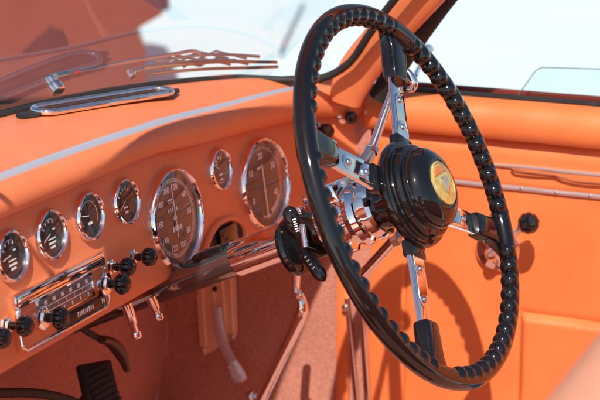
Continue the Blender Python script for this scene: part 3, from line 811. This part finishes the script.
# winder handle
hc = at(498.5, 248, X=DX); hf = (V((door_x(hc.y, hc.z), hc.y, hc.z)), V((0, 1, 0)), V((0, 0, 1)), V((-1, 0, 0)))
h = MB().lathe(hf, [(.0310, -.003), (.0310, .004), (.0275, .009), (.019, .013), (.012, .016), (.0095, .018), (.0095, .030), (.007, .033), (0, .034)], 56).build('winder_handle', CHROME, door, sharp=28)
k0 = hf[0]+hf[3]*.026; k1 = at(529, 221, X=DX-.046)
MB().tube(curve([k0, k0+(k1-k0)*.3+hf[3]*.006, k0+(k1-k0)*.75+hf[3]*.006, k1], 14), [.0100-.0040*min(1, k/9) for k in range(15)], 14, flat=.7).build('handle_arm', simple('bright_crank', (.82, .80, .78), .22, metal=.75), h)
kd = frame_z(k1+V((.004, 0, -.002)), (-1, -.15, .12))
MB().lathe(kd, [(.006, -.004), (.007, .002), (.0125, .005), (.0145, .012), (.0135, .019), (.0100, .0235), (.005, .025), (0, .0255)], 60, mod=lambda a, hh: 1-(.12 if (abs(S(a*5)) < .45 and .004 < hh < .022) else 0)).build('handle_knob', BLACK, h)
# door-jamb hinge bits near the dash end
for px, py in ((367, 112), (349, 92)):
    q = at(px, py, X=1.985); MB().lathe(frame_z(q, (-1, -.5, 0)), [(.005, -.006), (.005, .001), (.003, .0035), (0, .004)], 16).build('jamb_screw', STEEL, door)
# half lowered window pane
c5 = [at(507, 112, X=2.036), at(515.5, 99, X=2.036), at(533, 74, X=2.036), at(537, 69.5, X=2.036), at(542, 67.3, X=2.036), at(560, 67.8, X=2.036), at(600, 69, X=2.036)]
far = V((2.036, -.33, c5[-1].z+.004)); out = c5+[far, V((2.036, -.33, .90)), V((2.036, c5[0].y, .90))]
mb = MB(); n = len(out); mb.add([p-V((.002, 0, 0)) for p in out], [tuple(range(n))]); pane = mb.build('window_glass', SIDEGLASS, door)
mb = MB(); edge = out[:8]; mb.tube(edge, .0012, 8, flat=.6); mb.build('glass_edge', GLASSEDGE, pane)

# exterior mirror
mir = thing('wing_mirror', 'small round chrome wing mirror outside behind the windscreen pillar', 'mirror', at(421, 72, X=2.12))
mc = at(427, 57, X=2.13)
MB().lathe(frame_z(mc, (-.2, -1, .1)), [(0, -.022), (.010, -.019), (.016, -.010), (.0185, 0), (.0185, .003), (.0165, .004)], 32).build('mirror_shell', CHROME, mir)
MB().lathe(frame_z(mc, (-.2, -1, .1)), [(0, .0035), (.0165, .0035)], 32, cap=False).build('mirror_glass', CHROME, mir)
MB().tube([mc+V((0, .008, -.012)), mc+V((-.02, .02, -.05)), mc+V((-.06, .02, -.075))], .005, 10).build('mirror_stalk', CHROME, mir)

# ================================================================== WIPERS
def wiper(label, boss, arm, blade, group, bs=1.0):
    t = thing('windscreen_wiper', label, 'wiper', glass_at(*boss)+V((0, .02, -.01)), group)
    nv = V((.2, .72, .66)).normalized()
    g = lambda p, d: glass_at(*p)+nv*d
    b = g(boss, .012)
    MB().lathe(frame_z(b-nv*.014*bs, nv), [(.0085*bs, 0), (.0085*bs, .010*bs), (.0070*bs, .012*bs), (.0070*bs, .020*bs), (.005*bs, .0225*bs), (0, .023*bs)], 24).build('pivot_boss', CHROME, t)
    pts = [g(p, .010) for p in arm]; k = len(pts)
    a1 = MB().tube(curve(pts[:3], 10), [.0046-.0014*i/10 for i in range(11)], 12, flat=.8).build('arm_head', STEEL, t)
    q = pts[0].lerp(pts[1], .75); dr = (pts[1]-pts[0]).normalized()
    if bs == 1: MB().box((q-nv.cross(dr)*.002-V((0, .008, 0)), dr, nv.cross(dr).normalized(), nv), (.010, .002, .0055), .0005).build('arm_inlay', REDIN, a1)
    MB().tube(curve(pts[2:], 20), .0024, 10).build('arm_rod', STEEL, t)
    bl = [g(p, .005) for p in blade]; bp = curve(bl, 30)
    MB().tube(bp, .0021, 8).build('blade_rubber', simple('brown_rubber', (.34, .19, .13), .5), t)
    up = [p+nv*.008+V((0, 0, .004*S(PI*i/30))) for i, p in enumerate(bp)]
    br = MB().tube(up[3:28], .0020, 10).build('blade_bridge', STEEL, t)
    m = MB()
    for a, b2 in ((4, 13), (13, 24), (9, 20)): m.tube([bp[a]+nv*.006, up[(a+b2)//2]+nv*.006, bp[b2]+nv*.006], .0016, 8)
    m.build('blade_yoke', STEEL, br)
    return t
wiper('chrome wiper with a red inlay on its arm, pivoting at the left', (58, 90), [(60, 82), (80, 78), (100, 74), (140, 66), (180, 59.5), (199, 56.5), (204, 60)], [(148, 72), (180, 68), (215, 65), (245, 64.5), (279, 65)], 'windscreen wipers')
wiper('tan chrome wiper lying low along the foot of the windscreen', (135, 80), [(138, 77), (148, 74), (160, 71.5), (190, 68), (215, 66), (240, 66)], [(152, 77), (185, 73.5), (215, 71.5), (250, 70.5), (280, 69.5)], 'windscreen wipers', .5)

# ================================================================== PASSENGER SEAT (close to the lens)
seat = thing('passenger_seat', 'pale orange leather seat back blurred in the lower right corner', 'seat', V((.71, .25, .32)))
def cushion(mb, fr, size, bev): mb.box(fr, size, bev, seg=6)
rk = math.radians(15)
sf_ = (V((.715, .219, .758)), V((1, 0, 0)), V((0, C(rk), S(rk))), V((0, -S(rk), C(rk))))
mb = MB(); cushion(mb, sf_, (.56, .12, .60), .05); sb = mb.build('backrest', SEATL, seat)
mb = MB(); cushion(mb, (V((.71, .46, .48)), V((1, 0, 0)), V((0, 1, .1)).normalized(), V((0, -.1, 1)).normalized()), (.54, .46, .14), .05); mb.build('seat_cushion', SEATL, seat)

# ================================================================== SURROUNDINGS
mb = MB(); mb.grid([[V((-150+20*i, -150+20*j, 0)) for j in range(16)] for i in range(16)])
g = mb.build('ground', GROUND); props(g, kind='structure')
# maroon car parked beyond, out of focus
pc = thing('parked_car', 'dark red car parked beyond the windscreen, out of focus at upper left', 'car', V((5.25, 2.90, 0)))
RX0, RX1, RY = 5.25, 6.95, 2.90
side = [(RY+.065, .20), (RY+.065, .37), (RY+.10, .45), (RY, .505), (RY, .80), (RY+.10, .93), (RY+.9, 1.0), (RY+1.35, 1.38), (RY+2.3, 1.42), (RY+2.95, 1.02), (RY+4.1, .92), (RY+4.35, .72), (RY+4.35, .35), (RY+4.1, .20)]
mb = MB(); mb.prism((V((RX0, 0, 0)), V((0, 1, 0)), V((0, 0, 1)), V((1, 0, 0))), side, 0, RX1-RX0, .03)
carb = mb.build('car_shell', MAROON, pc)
for y0_, y1_ in ((RY+1.05, RY+1.75), (RY+1.85, RY+2.7)):
    mb = MB(); mb.prism((V((RX0-.001, 0, 0)), V((0, 1, 0)), V((0, 0, 1)), V((-1, 0, 0))), [(y0_, 1.03), (y1_, 1.03), (y1_-.12, 1.31), (y0_+.2, 1.31)], 0, .004, 0); mb.build('side_window', ENGR, pc)
for yy in (RY+2.45, RY+3.75):
    for xx in (RX0+.06, RX1-.06):
        w = MB().lathe((V((xx, yy, .32)), V((0, 1, 0)), V((0, 0, 1)), V((-1, 0, 0))), [(.20, -.09), (.30, -.09), (.32, -.06), (.32, .06), (.30, .09), (.20, .09)], 40).build('wheel', TYRE, pc)
        MB().lathe((V((xx, yy, .32)), V((0, 1, 0)), V((0, 0, 1)), V((-1, 0, 0))), [(0, .07), (.08, .09), (.19, .07), (.205, .085)], 32).build('wheel_rim', STEEL, w)
mb = MB().box((V(((RX0+RX1)/2, RY-.012, .56)), V((1, 0, 0)), V((0, 1, 0)), V((0, 0, 1))), (RX1-RX0-.02, .03, .09), .01); mb.build('bumper', MAROON, pc)
for xx in (RX0+.2, RX1-.2): MB().lathe((V((xx, RY, .72)), V((1, 0, 0)), V((0, 0, 1)), V((0, -1, 0))), [(.05, -.02), (.05, .01), (0, .025)], 20).build('tail_light', REDIN, pc)
pc.rotation_euler = (0, 0, math.radians(32))
# pale post seen through the windscreen
pp = at(277.5, 65, D=8.0); pp = V((pp.x, pp.y, 0))
MB().lathe((pp, V((1, 0, 0)), V((0, 1, 0)), V((0, 0, 1))), [(.05, 0), (.05, .01), (.013, .015), (.013, 2.3), (.02, 2.31), (.016, 2.34), (0, 2.35)], 20).build('pole', POSTM, None, loc=pp)
props(bpy.data.objects['pole'], 'thin pale pole standing on the bright ground, seen through the windscreen', 'pole')

# ================================================================== LIGHT, CAMERA
LD = V((1, .37, -1.20)).normalized()
sun = bpy.data.lights.new('sun', 'SUN'); sun.energy = 5.0; sun.angle = math.radians(.5); sun.color = (1, .95, .88)
so = bpy.data.objects.new('sun', sun); col.objects.link(so); so.location = (0, 0, 5)
so.rotation_euler = LD.to_track_quat('-Z', 'Y').to_euler()
wd = bpy.data.worlds.new('World'); scene.world = wd; wd.use_nodes = True
nt = wd.node_tree; bg = nt.nodes['Background']; bg.inputs['Strength'].default_value = .10
sk = nt.nodes.new('ShaderNodeTexSky'); sk.sky_type = 'NISHITA'; sk.sun_disc = False
sk.sun_elevation = math.asin(-LD.z); sk.sun_rotation = math.atan2(-LD.x, -LD.y)
nt.links.new(sk.outputs[0], bg.inputs[0])
cd = bpy.data.cameras.new('camera'); co = bpy.data.objects.new('camera', cd); col.objects.link(co); scene.camera = co
co.matrix_world = Matrix(((RT.x, UP.x, -FD.x, CAM.x), (RT.y, UP.y, -FD.y, CAM.y), (RT.z, UP.z, -FD.z, CAM.z), (0, 0, 0, 1)))
cd.sensor_width = 36; cd.lens = 36*F/600; cd.clip_start = .02; cd.clip_end = 1000
cd.dof.use_dof = True; cd.dof.focus_distance = 1.74; cd.dof.aperture_fstop = 8.5
scene.view_settings.view_transform = 'Standard'; scene.view_settings.look = 'None'; scene.view_settings.exposure = 0
